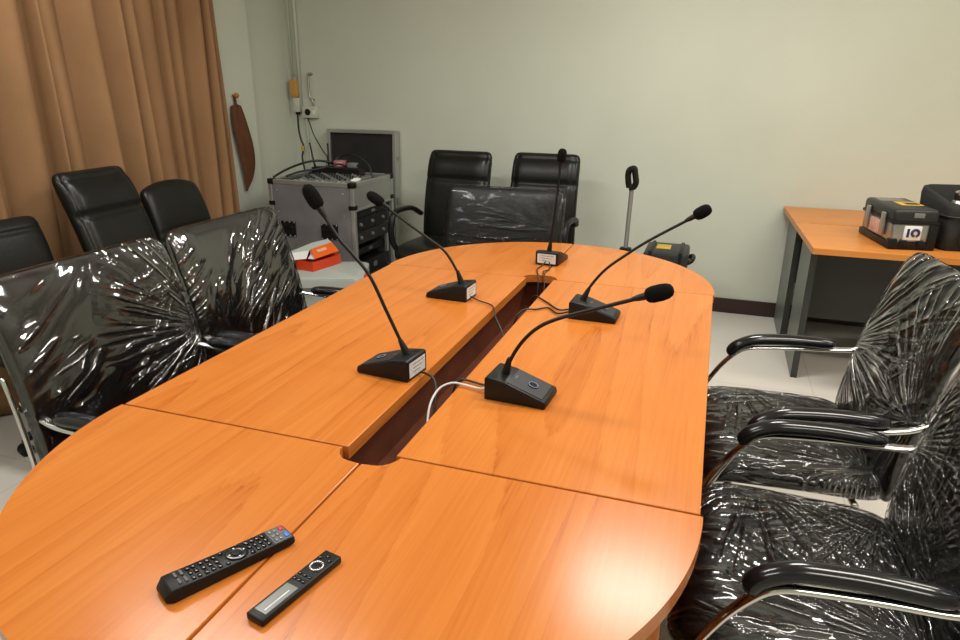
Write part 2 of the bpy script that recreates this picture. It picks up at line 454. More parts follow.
def wrapped_chair(label, loc, rz, group, films, bw=.55, flat=False, seed=0):
    root = thing('visitor_chair', label, 'chair', loc, rz, group)
    rec = math.radians(12.5)
    H = .60; zc = .70 - (.015 if flat else 0); xc = -.285
    def bpos(lat, v, d):
        bow = -.018 * (1 - (lat / .3) ** 2)          # slightly hollow across
        dd = d + bow + .02 * math.cos((v / H) * PI * 1.1)
        return V((xc - v * math.sin(rec) + dd * math.cos(rec), lat, zc + v * math.cos(rec) + dd * math.sin(rec)))
    tp = (lambda s: 1.02 - .03 * (s + 1) / 2) if not flat else (lambda s: 1.)
    def fpan(a, s):
        d = 0
        if flat: d -= .010 * math.exp(-((s - .05) / .025) ** 2)
        else: d -= .006 * math.exp(-((s + .25) / .03) ** 2)
        return d
    bm = BM(); cushion(bm, bw, H, .062, bpos, n=13 if not flat else 18, front=fpan, taper=tp)
    link('backrest', bm, M['leather'], root, True)
    # film over the back: tight bag with pulled creases
    off = V((seed * 3.7, seed * 1.3, seed * 2.1))
    def crease(a, s):
        p = V((a * 1.3, s * 1.6, 0)) + off
        q = V((a + s * .9, (s - a * .9) * .22, 0))
        d = .002 * ridge(q * 1.0 + off, 3.2) + .004 * noise.noise(p * 1.5)
        return d
    bm = BM()
    cushion(bm, bw + .016, H + .014, .078, bpos, n=13 if not flat else 18, nu=56, nv=56, front=crease, back=crease, taper=tp)
    link('backrest_cover', bm, films[0], root, True)['label'] = 'wrinkled clear plastic film over the backrest'
    # seat
    def spos(lat, v, d):
        droop = -.035 * max(0, (v - .12) / .13) ** 2
        return V((.02 + v, lat, .445 + d + droop - .010 * (v < 0) * (v / .24) ** 2))
    def sfront(a, s): return -.010 * (1 - a * a) * (1 - s * s)
    bm = BM(); cushion(bm, .56, .50, .075, spos, n=9, front=sfront)
    link('seat', bm, M['leather'], root, True)
    bm = BM(); cushion(bm, .578, .514, .092, spos, n=9, nu=56, nv=56, front=lambda a, s: sfront(a, s) + crease(a * 1.2, s), taper=None)
    link('seat_cover', bm, films[1], root, True)['label'] = 'wrinkled clear plastic film over the seat'
    # side frames: one flat chrome loop per side from the floor up to the arm and back to the backrest
    for sy in (-1, 1):
        y = sy * .287
        pts = [(-.24, y, .014), (-.1, y, .013), (.16, y, .013), (.225, y, .022), (.262, y, .07), (.268, y, .16), (.258, y, .30), (.225, y, .42), (.175, y, .52),
               (.125, y, .585), (.085, y, .612), (.02, y, .622), (-.08, y, .630), (-.17, y, .634), (-.235, y * .985, .642), (-.285, y * .965, .660), (-.312, y * .955, .672)]
        bm = BM(); sweep(bm, smooth_path(pts, 6), .0075, 10, up=(0, 1, 0), flat=1.0)
        # widen sideways: flat bar
        for v in bm.verts: v.co.y = y * .97 + (v.co.y - y * .97) * 1.9 if abs(v.co.y - y) < .012 else v.co.y
        link('side_frame', bm, M['chrome'], root, True)
        pts = [(.142, y, .588), (.120, y, .620), (.07, y, .646), (.0, y, .655), (-.08, y, .658), (-.185, y, .655)]
        def prof(t): return .55 + .45 * min(1, (min(t, 1 - t) / .07)) ** .5 if min(t, 1 - t) < .07 else 1.
        bm = BM(); sweep(bm, smooth_path(pts, 8), .0185, 14, up=(0, 1, 0), flat=1., rfun=prof)
        for v in bm.verts: v.co.y = y + (v.co.y - y) * 1.35
        link('arm_pad', bm, M['glossblack'], root, True)
        # slim tube up the lower side of the back
        if not flat:
            bm = BM()
            hp = [bpos(sy * (bw / 2 * 1.02 + .008), v, -.030) for v in (-.33, -.22, -.10, .0, .06)]
            sweep(bm, smooth_path(hp, 5), .007, 8)
            link('back_tube', bm, M['chrome'], root, True)
    bm = BM(); sweep(bm, [(-.235, -.28, .014), (-.235, .28, .014)], .0105, 10); link('floor_bar', bm, M['chrome'], root, True)
    for x in (-.15, .17):
        bm = BM(); z = .385
        xx = x if x < 0 else .245
        pts = [(xx, -.285, .40 if x < 0 else .385), (x, -.25, .395), (x, .25, .395), (xx, .285, .40 if x < 0 else .385)]
        sweep(bm, pts, .0095, 8); link('seat_bar', bm, M['chrome'], root, True)
    return root

GR = 'plastic wrapped visitor chairs'
wrapped_chair('plastic wrapped black armchair on the right, beside the desk with the black cases', (.885, .985, 0), PI + .09, GR, (M['film_right_far'], M['film_seat']), bw=.525, seed=1)
wrapped_chair('black armchair in crinkled plastic at the lower right corner, nearest to the viewer', (.885, .325, 0), PI, GR, (M['film_right_near'], M['film_seat']), seed=2)
wrapped_chair('plastic wrapped black armchair at the left edge, bright creases along its top', (-.725, .312, 0), 0, GR, (M['film_left_near'], M['film_seat']), bw=.60, seed=3)
wrapped_chair('plastic wrapped black armchair on the left side, nearer the grey flight case', (-.735, .945, 0), 0, GR, (M['film_left_far'], M['film_seat']), bw=.585, seed=4)
wrapped_chair('plastic wrapped black chair behind the far rounded end of the table', (-.372, 1.835, 0), -PI / 2 + .02, GR, (M['film_end'], M['film_seat']), bw=.60, flat=True, seed=5)

# ------------------------------------------------------------------ black office chairs (front = +x)
def office_chair(label, loc, rz, style, bw=.45, top=1.06, bot=.46, rec=11, arms=True, base_rot=0., seat_z=.47):
    root = thing('office_chair', label, 'chair', loc, rz)
    r = math.radians(rec)
    H = (top - bot) / math.cos(r); zc = (top + bot) / 2; xc = -.25 - (H / 2) * math.sin(r) + .02
    def bpos(lat, v, d):
        dd = d - .015 * (1 - (lat / .25) ** 2) + .018 * math.cos(v / H * PI * 1.3)
        return V((xc - v * math.sin(r) + dd * math.cos(r), lat, zc + v * math.cos(r) + dd * math.sin(r)))
    if style == 'executive':
        def fr(a, s):
            d = .012 * (1 - abs(a) ** 6)
            d -= .022 * math.exp(-((s - .38) / .035) ** 2)
            if s > .38: d += .012 * math.exp(-((s - .62) / .22) ** 2)
            d -= .012 * math.exp(-((abs(a) - .86) / .05) ** 2)
            d -= .012 * math.exp(-((s - .87) / .04) ** 2)
            return d
        tp = lambda s: 1.03 - .05 * (s + 1) / 2
        n = 14
    elif style == 'ribbed':
        def fr(a, s):
            d = 0
            for c in (-.02, -.17, -.32): d -= .010 * math.exp(-((s - c) / .022) ** 2)
            return d
        tp = lambda s: (1.02 - .08 * (s + 1) / 2)
        n = 15
    else:
        def fr(a, s): return .01 * (1 - a * a) - .008 * math.exp(-((s - .75) / .04) ** 2)
        tp = lambda s: 1.0
        n = 14
    bm = BM(); cushion(bm, bw, H, .085, bpos, n=n, nu=40, nv=56, front=fr, taper=tp, e=.36)
    if style == 'ribbed':
        for v in bm.verts:                         # arched top edge
            k = max(0, (v.co.z - zc) / (H / 2))
            v.co.z += .045 * k * (1 - (v.co.y / (bw / 2)) ** 2) - .025 * k
    link('backrest', bm, M['leather2'], root, True)
    def spos(lat, v, d):
        return V((.0 + v, lat, seat_z - .03 + d - .03 * max(0, (v - .12) / .13) ** 2))
    bm = BM(); cushion(bm, bw + .02, .50, .10, spos, n=6, front=lambda a, s: -.012 * (1 - a * a)); link('seat', bm, M['leather2'], root, True)
    if arms:
        for sy in (-1, 1):
            y = sy * (bw / 2 + .03)
            pts = [(.13, y * .93, seat_z - .05), (.17, y, seat_z + .03), (.175, y, seat_z + .14), (.13, y, seat_z + .205), (.02, y, seat_z + .215), (-.12, y, seat_z + .20), (-.22, y * .95, seat_z + .15)]
            bm = BM(); sweep(bm, smooth_path(pts, 6), .017, 10, up=(0, 1, 0))
            for v in bm.verts: v.co.y = y + (v.co.y - y) * 1.25
            link('armrest', bm, M['plastic'], root, True)
    bm = BM(); box(bm, (-.02, 0, seat_z - .095), (.24, .2, .03), .008); link('seat_plate', bm, M['plastic'], root)
    bm = BM(); sweep(bm, smooth_path([(-.1, 0, seat_z - .1), (-.25, 0, seat_z - .08), (-.295, 0, seat_z + .02), (-.31, 0, seat_z + .12)], 5), .02, 8, up=(0, 1, 0), flat=1.)
    link('back_bracket', bm, M['plastic'], root, True)
    bm = BM(); lathe(bm, [(.028, .09), (.028, .24), (.018, .245), (.018, seat_z - .105)], 14); link('gas_column', bm, M['plastic'], root, True, 40)
    bm = BM(); lathe(bm, [(.05, .075), (.05, .115), (.035, .13)], 16); link('base_hub', bm, M['plastic'], root, True, 40)
    for k in range(5):
        a = base_rot + k * 2 * PI / 5
        d = V((math.cos(a), math.sin(a), 0))
        bm = BM(); sweep(bm, smooth_path([d * .03 + V((0, 0, .10)), d * .12 + V((0, 0, .093)), d * .205 + V((0, 0, .07))], 4), [.022] * 4 + [.019] * 4 + [.015], 8)
        leg = link('leg', bm, M['plastic'], root, True)
        bm = BM()
        t = V((-d.y, d.x, 0))
        for sgn in (-1, 1):
            mt = Matrix.Translation(d * .205 + V((0, 0, .027)) + t * sgn * .012) @ t.to_track_quat('Z', 'Y').to_matrix().to_4x4()
            lathe(bm, [(0, -.009), (.02, -.009), (.0265, -.005), (.0265, .005), (.02, .009), (0, .009)], 14, mt)
        sweep(bm, [d * .205 + V((0, 0, .026)) - t * .02, d * .205 + V((0, 0, .026)) + t * .02], .006, 6)
        sweep(bm, [d * .205 + V((0, 0, .03)), d * .205 + V((0, 0, .07))], .008, 6)
        link('caster', bm, M['plastic'], leg, True, 40)
    return root

office_chair('tall black leather office chair with padded headrest, in front of the brown curtain', (-1.74, 1.385, 0), .05, 'executive', bw=.415, top=1.08, bot=.42, rec=17, arms=True, base_rot=.31)
office_chair('black office chair with curved top and ribbed back, before the right curtain panel', (-1.89, 1.895, 0), .02, 'ribbed', bw=.435, top=.945, bot=.46, rec=10, arms=False, base_rot=.63)
office_chair('low black office chair by the curtain, cut off by the left edge', (-1.89, .83, 0), -.03, 'plain', bw=.46, top=.915, bot=.46, rec=10, arms=False, base_rot=.63)
office_chair('high back black office chair against the back wall, beside the grey flight case', (-1.065, 2.98, 0), -PI / 2 - .05, 'executive', bw=.465, top=1.045, bot=.42, rec=11, base_rot=.0)
office_chair('high back black office chair against the back wall, behind the upright microphone', (-.455, 2.98, 0), -PI / 2 - .02, 'executive', bw=.455, top=1.05, bot=.42, rec=11, base_rot=.0)

# ------------------------------------------------------------------ gooseneck microphones (front = +x)
def mic(label, loc, rz, neck, head, seed=0):
    """neck: local points from the base to the head; head: (start, end)"""
    root = thing('gooseneck_microphone', label, 'microphone', loc, rz, 'gooseneck microphones on the table')
    hx, hy, zr, zf = .077, .049, .058, .018
    bm = BM()
    prof = [(-hx, 0), (hx - .004, 0), (hx, .006), (hx - .003, zf), (-hx + .048, zr - .006), (-hx + .006, zr), (-hx, zr - .004)]
    a = [bm.verts.new((x, -hy, z)) for x, z in prof]; b = [bm.verts.new((x, hy, z)) for x, z in prof]
    bm.faces.new(a); bm.faces.new(b[::-1])
    for i in range(len(prof)): bm.faces.new((a[i], b[i], b[(i + 1) % len(prof)], a[(i + 1) % len(prof)]))
    bmesh.ops.bevel(bm, geom=list(bm.edges), offset=.0025, segments=2, affect='EDGES', profile=.5)
    link('base', bm, M['plastic'], root, True, 35)
    sl = math.atan2(zr - .006 - zf, 2 * hx - .051)
    rot = Euler((0, sl, 0)).to_matrix()
    def ontop(x): return V((x, 0, zf + (hx - .003 - x) * math.tan(sl)))
    bm = BM(); c = ontop(.022); box(bm, (c.x, 0, c.z + .0004), (.092, hy * 2 - .012, .003), .001, rot); link('top_plate', bm, M['darkgrey'], root)
    bm = BM(); c = ontop(.030)
    mt = Matrix.Translation(c + V((.0, 0, .002))) @ rot.to_4x4()
    lathe(bm, [(.0135, 0), (.0135, .0016), (.0105, .0018), (.0105, .0008), (0, .0008)], 24, mt); link('talk_button', bm, M['glossblack'], root, True, 40)
    bm = BM()
    pts = [mt @ V((.0115 * math.cos(t), .0115 * math.sin(t), .0018)) for t in [k / 28 * 2 * PI for k in range(29)]]
    sweep(bm, pts, .0011, 6); o = link('button_ring', bm, pbr('blue_grey_ring', (.22, .26, .42), .3) if 'ring' not in M else M['ring'], root, True)
    M['ring'] = o.data.materials[0]
    bm = BM(); c = ontop(-.012); box(bm, (c.x, 0, c.z + .0024), (.004, .018, .0006), 0, rot); link('logo_mark', bm, M['buttonmark'], root)
    for k in range(3):
        bm = BM(); box(bm, (-hx + .014 + .006 * k, -.03, zr - .0006 - .0009 * k), (.0022, .020, .0016), 0); link('speaker_slot', bm, M['wireblack'], root)
    bm = BM(); box(bm, (-hx - .0006, 0, .028), (.001, .080, .040), .0003); link('label_sticker', bm, M['label'], root)['label'] = 'white information sticker on the rear'
    for k in range(3):
        bm = BM(); box(bm, (-hx - .0013, .004 * (k - 1), .040 - .010 * k), (.0005, .058 - .012 * k, .0015)); link('printed_line', bm, M['buttonmark'], root)
    n0 = V(neck[0]); bm = BM()
    d0 = (V(neck[1]) - n0).normalized()
    mt = Matrix.Translation(n0 - d0 * .006) @ d0.to_track_quat('Z', 'Y').to_matrix().to_4x4()
    lathe(bm, [(.0115, -.006), (.0115, .006), (.0095, .03), (.0062, .055), (.005, .06)], 16, mt); link('neck_boot', bm, M['plastic'], root, True, 40)
    P = smooth_path(neck, 14)
    bm = BM(); sweep(bm, P, .0046, 10); link('gooseneck', bm, M['plastic'], root, True)
    h0, h1 = V(head[0]), V(head[1]); L = (h1 - h0).length; d = (h1 - h0).normalized()
    mt = Matrix.Translation(h0) @ d.to_track_quat('Z', 'Y').to_matrix().to_4x4()
    bm = BM(); lathe(bm, [(.005, -.03), (.0075, -.016), (.0085, 0), (.0085, .006)], 16, mt); link('neck_collar', bm, M['plastic'], root, True, 40)
    bm = BM(); r = .0185
    lathe(bm, [(.0105, 0), (.0155, .004), (r, .014), (r * 1.02, L * .55), (r * .93, L * .78), (r * .68, L * .93), (r * .35, L * .99), (0, L)], 20, mt)
    link('foam_windscreen', bm, M['foam'], root, True)
    return root

def loc_pts(c, face, pts):
    out = []
    ang = {'-x': PI, '+x': 0, '+y': PI / 2}[face] if isinstance(face, str) else face
    mt = Matrix.Rotation(-ang, 4, 'Z')
    return [mt @ (V(p) - V(c)) for p in pts]

def place_mic(label, c, ang, pts, h):
    c3 = V((c[0], c[1], ZT + .0005))
    mic(label, c3, ang, loc_pts(c3, ang, pts), loc_pts(c3, ang, h))

place_mic('gooseneck microphone facing left at the near left of the slot, white sticker on its rear', (-.143, .388), PI - .10,
          [(-.093, .388, .795), (-.112, .386, .835), (-.150, .385, .915), (-.193, .385, 1.003), (-.238, .385, 1.055), (-.275, .385, 1.093), (-.318, .385, 1.155)],
          [(-.326, .385, 1.168), (-.362, .385, 1.222)])
place_mic('nearest gooseneck microphone with a ringed button, facing the right side of the table', (.218, .355), -.06,
          [(.175, .358, .793), (.182, .358, .825), (.21, .358, .881), (.248, .36, .926), (.30, .36, .958), (.392, .36, .994), (.47, .36, 1.024)],
          [(.489, .36, 1.032), (.546, .36, 1.053)])
place_mic('gooseneck microphone facing left near the far left curve of the table', (-.238, 1.062), PI - .05,
          [(-.196, 1.06, .797), (-.209, 1.06, .835), (-.258, 1.06, .91), (-.325, 1.06, .955), (-.391, 1.06, .996), (-.478, 1.06, 1.052)],
          [(-.494, 1.06, 1.064), (-.552, 1.06, 1.098)])
place_mic('gooseneck microphone at the far right, reaching over towards the folding trolley', (.283, 1.012), -.03,
          [(.238, 1.015, .796), (.259, 1.02, .846), (.305, 1.02, .909), (.365, 1.02, .962), (.435, 1.02, 1.016), (.543, 1.02, 1.087)],
          [(.558, 1.02, 1.098), (.602, 1.02, 1.127)])
place_mic('upright gooseneck microphone at the far end of the slot, white sticker towards the viewer', (-.018, 1.688), PI / 2 - .08,
          [(-.022, 1.643, .797), (-.015, 1.644, .86), (-.006, 1.648, .96), (.000, 1.65, 1.04), (.007, 1.65, 1.141), (.009, 1.65, 1.165)],
          [(.010, 1.65, 1.173), (.0155, 1.65, 1.226)])

# cords from the microphones into the slot
def cord(label, pts, r, mat, n=8):
    bm = BM(); sweep(bm, smooth_path(pts, n), r, 8)
    o = link('microphone_cord', bm, mat, None, True); return tag(o, label, 'cord')
z = ZT
cord('short black cord from the near left microphone dipping into the slot', [(-.058, .385, z + .012), (-.035, .375, z + .012), (-.012, .358, z + .010), (.004, .335, z - .012), (.012, .30, z - .06), (.015, .26, z - .125), (.02, .2, z - .135)], .0032, M['wireblack'])
cord('white cord curling from the nearest microphone over the slot edge', [(.143, .345, z + .014), (.112, .347, z + .008), (.075, .356, z + .007), (.040, .355, z + .008), (.012, .335, z - .004), (.006, .29, z - .03), (.016, .245, z - .08), (.03, .2, z - .136)], .0029, M['wirewhite'])
cord('black cord lying beside the white cord of the nearest microphone', [(.143, .372, z + .014), (.115, .374, z + .007), (.08, .385, z + .006), (.05, .388, z + .004), (.035, .38, z - .02), (.03, .36, z - .1), (.03, .33, z - .135)], .003, M['wireblack'])
cord('thin dark cord from the far left microphone running down into the slot', [(-.161, 1.05, z + .012), (-.12, 1.03, z + .006), (-.06, .99, z + .006), (-.03, .93, z - .01), (.02, .86, z - .05), (.05, .80, z - .12), (.05, .74, z - .136)], .0025, M['wireblack'])
cord('black cord loop from the far right microphone, upper of the two loops', [(.206, 1.03, z + .014), (.16, 1.03, z + .006), (.11, 1.09, z + .005), (.075, 1.13, z + .005), (.048, 1.155, z + .006), (.028, 1.175, z - .02), (.02, 1.2, z - .1), (.02, 1.22, z - .136)], .003, M['wireblack'])
cord('black cord loop from the far right microphone, lower of the two loops', [(.206, 1.005, z + .014), (.165, .99, z + .006), (.12, 1.04, z + .005), (.085, 1.01, z + .005), (.052, .985, z + .007), (.03, .965, z - .02), (.02, .96, z - .08), (.02, .94, z - .136)], .003, M['wireblack'])
cord('black cord hanging from the upright far microphone, left strand', [(-.028, 1.612, z + .016), (-.035, 1.575, z + .006), (-.042, 1.53, z + .005), (-.028, 1.475, z + .006), (-.016, 1.44, z + .006), (-.008, 1.415, z - .02), (-.005, 1.38, z - .1), (-.005, 1.34, z - .136)], .0026, M['wireblack'])
cord('black cord hanging from the upright far microphone, right strand', [(-.012, 1.612, z + .016), (.0, 1.575, z + .006), (.006, 1.53, z + .005), (-.006, 1.485, z + .007), (.010, 1.44, z + .006), (.018, 1.412, z - .02), (.025, 1.36, z - .1), (.025, 1.3, z - .136)], .0026, M['wireblack'])

# ------------------------------------------------------------------ remote controls
def local_frame(p0, p1):
    d = V((p1[0] - p0[0], p1[1] - p0[1], 0)); return math.atan2(d.y, d.x), d.length
ang, L = local_frame((-.094, -.468), (.001, -.283))
L = .205
rc = thing('remote_control', 'long black television remote with many buttons, red and blue keys at its far end', 'remote', (-.0445, -.3875, ZT + .0005), ang)
hl, hw = L / 2, .0235
bm = BM()
def sect(x, w, z0, z1): return [V((x, -w, z0)), V((x, w, z0)), V((x, w * .93, z1)), V((x, -w * .93, z1))]
secs = [sect(-hl, hw * .80, .003, .010), sect(-hl + .010, hw, .0, .021), sect(-hl + .05, hw, 0, .019), sect(0, hw, .001, .017), sect(hl - .03, hw, .002, .016), sect(hl - .004, hw, .003, .0155), sect(hl, hw * .95, .005, .014)]
rg = [[bm.verts.new(p) for p in s] for s in secs]
for a, b in zip(rg, rg[1:]):
    for j in range(4): bm.faces.new((a[j], a[(j + 1) % 4], b[(j + 1) % 4], b[j]))
bm.faces.new(rg[0][::-1]); bm.faces.new(rg[-1])
bmesh.ops.bevel(bm, geom=list(bm.edges), offset=.0015, segments=2, affect='EDGES', profile=.5, clamp_overlap=True)
link('case', bm, M['plastic'], rc, True, 40)
def ztop(x):
    xs = [(-hl + .010, .021), (-hl + .05, .019), (0, .017), (hl - .03, .016), (hl, .0155)]
    for (a, za), (b, zb) in zip(xs, xs[1:]):
        if x <= b: return za + (zb - za) * max(0, (x - a)) / (b - a)
    return .0155
bm = BM(); box(bm, (hl - .018, 0, ztop(hl - .018) - .0002), (.030, hw * 1.7, .0016), .0006); link('silver_panel', bm, M['buttonmark'], rc)
bsmall = None
def button(par, x, y, w, h, mat, zz, t=.003):
    bm = BM(); box(bm, (x, y, zz + t * .25), (w, h, t), .0009); return link('button', bm, mat, par, True, 40)
bt = M['glossblack']
for i, x in enumerate((hl - .008,)):
    button(rc, x, .011, .007, .010, M['red'], ztop(x)); button(rc, x, -.010, .008, .012, M['blue'], ztop(x))
for x in (hl - .019, hl - .027):
    for y in (-.012, 0, .012): button(rc, x, y, .005, .008, M['screen'], ztop(x))
for x in (hl - .040, hl - .049, hl - .058, hl - .067):
    for y in (-.012, 0, .012): button(rc, x, y, .006, .008, bt, ztop(x))
bm = BM(); xd = .014; lathe(bm, [(.0175, 0), (.0175, .0022), (.0150, .003), (.0080, .0022), (.0072, .0034), (0, .0036)], 28, Matrix.Translation((xd, 0, ztop(xd) - .0005))); link('direction_pad', bm, bt, rc, True, 40)
for a in range(4):
    bm = BM(); box(bm, (xd + .0115 * math.cos(a * PI / 2), .0115 * math.sin(a * PI / 2), ztop(xd) + .0022), (.0025, .0025, .0006)); link('arrow_mark', bm, M['label'], rc)
for sx in (-.020, .020):
    for y in (-.015, .015): button(rc, xd + sx, y, .006, .006, bt, ztop(xd + sx))
for x in (-.018, -.028, -.038):
    for y in (-.013, 0, .013): button(rc, x, y, .0065, .0085, bt, ztop(x))
for x in (-.049, -.058):
    for y in (-.013, .0, .013): button(rc, x, y, .006, .0075, bt, ztop(x))
for x, y in ((-.068, -.008), (-.068, .010), (-.077, -.008), (-.077, .010)): button(rc, x, y, .0045, .013, M['buttonmark'], ztop(x))

ang, L = local_frame((.066, -.466), (.099, -.314))
pr = thing('presenter_remote', 'slim black remote with a grey display window and a ringed round pad', 'remote', (.0835, -.3965, ZT + .0005), ang)
hl, hw = .080, .0165
bm = BM(); box(bm, (0, 0, .0065), (2 * hl, 2 * hw, .012), .0028, seg=3); link('case', bm, M['plastic'], pr, True, 40)
bm = BM(); box(bm, (-.038, .0, .0126), (.062, .023, .0012), .0005); link('display_window', bm, M['screen'], pr)
bm = BM(); box(bm, (-.041, -.004, .0134), (.046, .002, .0004)); link('printed_line', bm, M['label'], pr)
bm = BM()
sweep(bm, [(.042 + .0100 * math.cos(t), .0100 * math.sin(t), .0132) for t in [k / 28 * 2 * PI for k in range(29)]], .0019, 8); link('pad_ring', bm, M['silver'], pr, True)
bm = BM(); lathe(bm, [(.0085, 0), (.0085, .0012), (0, .0016)], 20, Matrix.Translation((.042, 0, .0122))); link('round_pad', bm, bt, pr, True, 40)
for x, y in ((.006, -.009), (.006, 0), (.006, .009), (.018, -.010), (.018, 0), (.018, .010), (.061, -.009), (.061, .009), (.068, 0)): button(pr, x, y, .005, .006, bt, .0125, .0022)
bm = BM(); box(bm, (.0125, 0, .0128), (.0014, 2 * hw - .004, .001)); link('groove_bar', bm, M['wireblack'], pr)

# ------------------------------------------------------------------ desks along the right
def desk(label, y0, y1, panel_y0, panel_y1, modest_y, x0=1.075, x1=2.75, xb=None):
    t = thing('office_desk', label, 'desk', ((x0 + x1) / 2, (y0 + y1) / 2, 0), 0, 'orange topped office desks')
    c = t.location
    def add(name, b0, b1, mat, bev=.002):
        bm = BM(); box(bm, [(p + q) / 2 - k for p, q, k in zip(b0, b1, c)], [q - p for p, q in zip(b0, b1)], bev); return link(name, bm, mat, t)
    bm = BM()
    prism(bm, [(x0 - c.x, y0 - c.y), (x1 - c.x, y0 - c.y), (x1 - c.x, y1 - c.y), ((xb or x0) - c.x, y1 - c.y)], .72, .75, .002)
    # grain runs along the desk, so the top is turned
    for v in bm.verts: v.co = V((v.co.y, -v.co.x, v.co.z))
    o = link('desktop', bm, M['deskwood'], t); o.rotation_euler = (0, 0, PI / 2)
    add('side_panel', (x0 + .025, panel_y0, 0), (x0 + .055, panel_y1, .72), M['desk_side'])
    add('side_panel', (x1 - .055, panel_y0, 0), (x1 - .025, panel_y1, .72), M['desk_side'])
    for q in (x0 + .024, x1 - .056): add('edge_band', (q, panel_y0 - .004, 0), (q + .032, panel_y0 + .001, .719), M['desk_dark'], 0)
    add('modesty_panel', (x0 + .055, modest_y, .30), (x1 - .055, modest_y + .018, .72), M['desk_inner'])
    return t
desk('orange topped desk with a dark side panel, nearer of the two, holding the black cases', 2.385, 3.050, 2.60, 3.00, 2.74, 1.082, xb=1.060)
desk('orange topped desk pushed against the back wall, behind the nearer desk', 3.070, 3.630, 3.135, 3.60, 3.45, 1.060, xb=1.042)

# hard case with the IO label
cs = thing('equipment_case', 'black and silver hard case with a white IO label, on the nearer desk', 'case', (1.410, 2.485, ZT + .0005), math.radians(9))
W_, D_, Hh = .195, .385, .188
def cpart(name, b0, b1, mat, bev=.003, par=None, seg=2):
    bm = BM(); box(bm, [(p + q) / 2 for p, q in zip(b0, b1)], [q - p for p, q in zip(b0, b1)], bev, seg=seg); return link(name, bm, mat, par or cs, True, 40)
cpart('base_rim', (-.004, -.004, 0), (W_ + .004, D_ + .004, .035), M['plastic'], .008)
cpart('metal_body', (.004, .004, .03), (W_ - .004, D_ - .004, .125), M['steel'], .012, seg=3)
cpart('lid', (0, 0, .122), (W_, D_, Hh), M['darkgrey'], .018, seg=3)
cpart('lid_lip', (-.003, -.003, .118), (W_ + .003, D_ + .003, .134), M['plastic'], .004)
for x in (.0, W_ - .035):
    cpart('corner_guard', (x - .003 if x == 0 else x, -.006, .0), (x + .035 if x == 0 else W_ + .003, .03, .118 if x else .05), M['plastic'], .006)
cpart('label_plate', (.055, -.0055, .047), (.128, .006, .112), M['white'], .0005)
cpart('letter_bar', (.066, -.0068, .060), (.077, -.0050, .100), M['navy'], 0)
bm = BM()
pts = [(.103 + .0150 * math.cos(a), -.0058, .081 + .0150 * math.sin(a)) for a in [PI * 1.60 + k / 26 * PI * 1.80 for k in range(27)]]
sweep(bm, pts, .0060, 8, up=(0, 1, 0)); link('letter_ring', bm, M['navy'], cs, True)
bm = BM(); lathe(bm, [(.0060, 0), (.0060, .002), (0, .002)], 14, Matrix.Translation((.104, -.0052, .068)) @ Matrix.Rotation(PI / 2, 4, 'X')); link('letter_dot', bm, M['yellow'], cs)
cpart('lid_tag', (.085, -.002, .150), (.13, .010, .172), M['screen'], .001)
for y in (.075, .27):
    cpart('latch', (-.016, y, .05), (-.002, y + .035, .160), M['steel'], .004)
for x in (.045, .12):
    cpart('foot_clip', (x, -.012, .018), (x + .03, -.001, .044), M['plastic'], .003)
cpart('side_label', (-.0055, .125, .045), (.006, .255, .112), M['pink'], .0005)
cpart('lid_sticker', (.075, .13, Hh - .001), (.175, .24, Hh + .001), M['yellow'], .0005)
cpart('sticker_print', (.105, .15, Hh + .0008), (.165, .205, Hh + .0018), M['plastic'], 0)
cpart('lid_plate', (.03, .26, Hh - .001), (.15, .355, Hh + .0008), M['midgrey'], .0005)

# black bag
bg = thing('camera_bag', 'open black nylon bag with a raised rim, right of the IO hard case', 'bag', (1.640, 2.525, ZT + .0005), math.radians(12))
bm = BM()
bw_, bd_, bh = .34, .33, .215
def rrect(w0, w1, d0, d1, r, k=6):
    pts = []
    for cx, cy, a0 in ((w1 - r, d1 - r, 0), (w0 + r, d1 - r, PI / 2), (w0 + r, d0 + r, PI), (w1 - r, d0 + r, 1.5 * PI)):
        for i in range(k + 1):
            a = a0 + i / k * PI / 2; pts.append((cx + r * math.cos(a), cy + r * math.sin(a)))
    return pts
def loopz(ins, z, r, dz=0): return [bm.verts.new((x, y, z + dz * (y / bd_))) for x, y in rrect(ins, bw_ - ins, ins, bd_ - ins, r)]
lv = [loopz(.012, 0, .03), loopz(.002, .012, .04), loopz(0, .08, .045), loopz(.004, .15, .045), loopz(.0, .185, .045, .05), loopz(.004, .205, .045, .06), loopz(.016, .212, .04, .06), loopz(.028, .20, .03, .06), loopz(.032, .12, .03), loopz(.036, .05, .03)]
for a, b in zip(lv, lv[1:]):
    n = len(a)
    for i in range(n): bm.faces.new((a[i], a[(i + 1) % n], b[(i + 1) % n], b[i]))
bm.faces.new(lv[0][::-1]); bm.faces.new(lv[-1])
link('body', bm, M['bag'], bg, True, 50)
bm = BM(); cushion(bm, .22, .11, .03, lambda l, v, d: V((.17 + l, -.008 - d, .075 + v)), n=6, nu=16, nv=16); link('front_pocket', bm, M['bag'], bg, True)
bm = BM(); sweep(bm, [(x, y, .158) for x, y in rrect(-.003, bw_ + .003, -.003, bd_ + .003, .047) + [rrect(-.003, bw_ + .003, -.003, bd_ + .003, .047)[0]]], .0045, 6); link('zip_band', bm, M['darkgrey'], bg, True)
bm = BM(); sweep(bm, smooth_path([(.09, -.006, .15), (.10, -.03, .165), (.17, -.04, .172), (.24, -.03, .165), (.25, -.006, .15)], 6), .009, 8, up=(0, 0, 1)); link('handle', bm, M['bag'], bg, True)
bt2 = thing('silver_flask', 'shiny silver item poking out of the open black bag', 'flask', (1.72, 2.70, ZT + .052), 0)
bm = BM(); lathe(bm, [(.036, 0), (.04, .01), (.04, .135), (.034, .16), (.028, .165)], 20); link('body', bm, M['steel'], bt2, True, 40)
